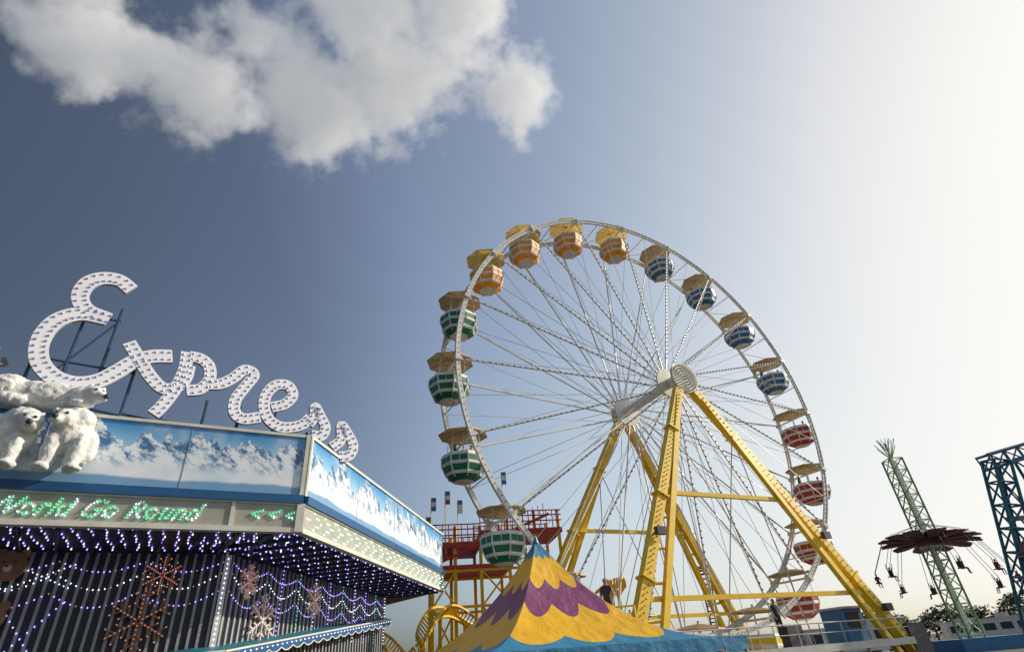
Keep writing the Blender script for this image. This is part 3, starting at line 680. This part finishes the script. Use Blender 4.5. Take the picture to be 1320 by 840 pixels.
# ================================================================ BLUE TRUSS RIDE (far right)
BT=emp('blue_truss_ride',(27.8,36.2,0)); mb=MB()
mb.lattice((-.2,0,0),(1.6,-1.4,10.4),1.0,.1,0,0,1.3); mb.lattice((6.2,1,0),(4.5,-.4,10.8),1.0,.1,0,0,1.3)
mb.lattice((.8,-1.6,10.3),(8,0,11.8),.8,.08,0,0,1.2); mb.beam((.6,-1.2,7),(5.5,0,7.2),.25,.25,0); mb.tube((.2,0,2),(5,0,9.5),.1,0); mb.tube((1.3,-1.2,9.5),(6,.5,2),.1,0)
mb.obj('truss',[M['teal']],BT)
mb=MB(); prof=[(0,-.9),(.7,-.75),(1.05,-.2),(1.1,.2),(.75,.75),(.3,1.0),(0,1.05)]
pc=V((1.0,-1.9,4.9))
for (a_,z0_),(b_,z1_) in zip(prof[:-1],prof[1:]): mb.tube(pc+Z*z0_,pc+Z*z1_,max(a_,.02),0,14,max(b_,.02),False)
mb.tube(pc+Z,(2.5,-.7,7.1),.08,1); mb.ring(pc,V((1,0,0)),V((0,1,0)),1.15,.12,.1,1,20)
mb.obj('passenger_pod',[M['dred'],M['teal']],BT,True)
# ================================================================ LOOP RIDE far
LP=emp('loop_ride',(21.6,77,0)); mb=MB(); la=rad(75)
for w_ in(-.5,.5):
    c0=V((-w_*math.sin(la),w_*math.cos(la),6.2)); mb.ring(c0,V((math.cos(la),math.sin(la),0)),Z,4.8,.3,.15,0,48)
for k in range(36):
    t=k*math.pi/18; d=V((math.cos(la),math.sin(la),0))*math.cos(t)*4.8+Z*math.sin(t)*4.8; mb.tube(V((0,0,6.2))+d+V((.5*math.sin(la),-.5*math.cos(la),0)),V((0,0,6.2))+d-V((.5*math.sin(la),-.5*math.cos(la),0)),.08,1,5)
for s in(-1,1): mb.tube((s*3,0,0),(0,0,3),.15,1)
mb.obj('loop',[M['blue'],M['red']],LP)
# ================================================================ background
def trailer(name,loc,rot,L,H,colr,roof='white'):
    r=emp(name,loc); r.rotation_euler=(0,0,rot); mb=MB()
    mb.box((0,0,.6+H/2),(L,2.5,H),0); mb.box((0,0,.62+H),(L+.15,2.65,.12),1)
    for s in(-1,1):
        for x_ in(-L*.32,-L*.22,L*.3): mb.tube((x_,s*1.2,.45),(x_,s*.95,.45),.45,2,16)
    for k in range(int(L/1.6)):
        x_=-L/2+.9+k*1.6; mb.box((x_,-1.26,.6+H*.62),(1.1,.04,H*.35),2); mb.box((x_,-1.29,.6+H*.62+H*.2),(1.25,.12,.08),1)
    mb.box((L*.1,0,.9+H),(1.1,.8,.5),3)
    mb.obj('body',[M[colr],M[roof],M['dark'],M['steel']],r)
trailer('food_trailer',(51,72,0),rad(-20),10,1.9,'white'); trailer('food_trailer',(62,78,0),rad(-28),10,2.1,'cream','steel'); trailer('food_trailer',(38,74,0),rad(-15),7,2.3,'yellow2'); trailer('food_trailer',(76,86,0),rad(-30),12,2.4,'white','steel'); trailer('food_trailer',(31,66,0),rad(0),8,2.2,'white')
m,g,b=newmat('foliage'); tc=g.n('ShaderNodeTexCoord').outputs['Object']; g.l(g.mix(g.mr(g.noise(tc,.5,5),.35,.65),(.03,.05,.02),(.09,.11,.04)),b.inputs['Base Color']); b.inputs['Roughness'].default_value=.8
def leafmass(mb,c,rad_,n,sz):
    c=V(c)
    for _ in range(n):
        d=V((random.gauss(0,1),random.gauss(0,1),random.gauss(0,1))).normalized()*(random.random()**.4)*rad_; d.z*=.75
        p=c+d; a=V((random.uniform(-1,1),random.uniform(-1,1),random.uniform(-1,1))).normalized(); b_=a.orthogonal().normalized(); s=sz*random.uniform(.6,1.4)
        mb.add([p-a*s,p+b_*s*.6,p+a*s,p-b_*s*.6],[(0,1,2,3)],0)
mb=MB()
for k in range(34):
    az=rad(25+k*1.1); D=random.uniform(118,150); x_,y_=D*math.sin(az),D*math.cos(az); h=random.uniform(3.5,8) if k>10 else random.uniform(3,5)
    mb.tube((x_,y_,0),(x_,y_,h*.7),.25,1,6,.12)
    for q in range(5): leafmass(mb,(x_+random.uniform(-2,2),y_+random.uniform(-2,2),h*random.uniform(.5,1)),random.uniform(1.3,2.4),130,.3)
mb.obj('tree_line',[m,M['wood']])
PT=emp('palm_tree',(57,66,0)); mb=MB(); 
for k in range(8): mb.tube((.03*k*k*.1,0,k*.75),(.03*(k+1)**2*.1,0,(k+1)*.75),.26-.012*k,1,9,.25-.012*k)
for k in range(30):
    a=random.uniform(0,6.28); up=random.uniform(-.3,.9); pr=V((.2,0,6.0)); L=2.6
    for q in range(7):
        t=(q+1)/7; c_=V((.2+L*t*math.cos(a),L*t*math.sin(a),6.0+up*1.6*t-1.9*t*t)); mb.tube(pr,c_,.03,1,4)
        s=V((-math.sin(a),math.cos(a),0))
        for sg_ in(-1,1): mb.add([pr,c_,c_+s*sg_*.45*(1-t*.6)-Z*.28,pr+s*sg_*.4*(1-t*.6)-Z*.22],[(0,1,2,3)],0)
        pr=c_
mb.obj('trunk_and_fronds',[m,M['wood']],PT)
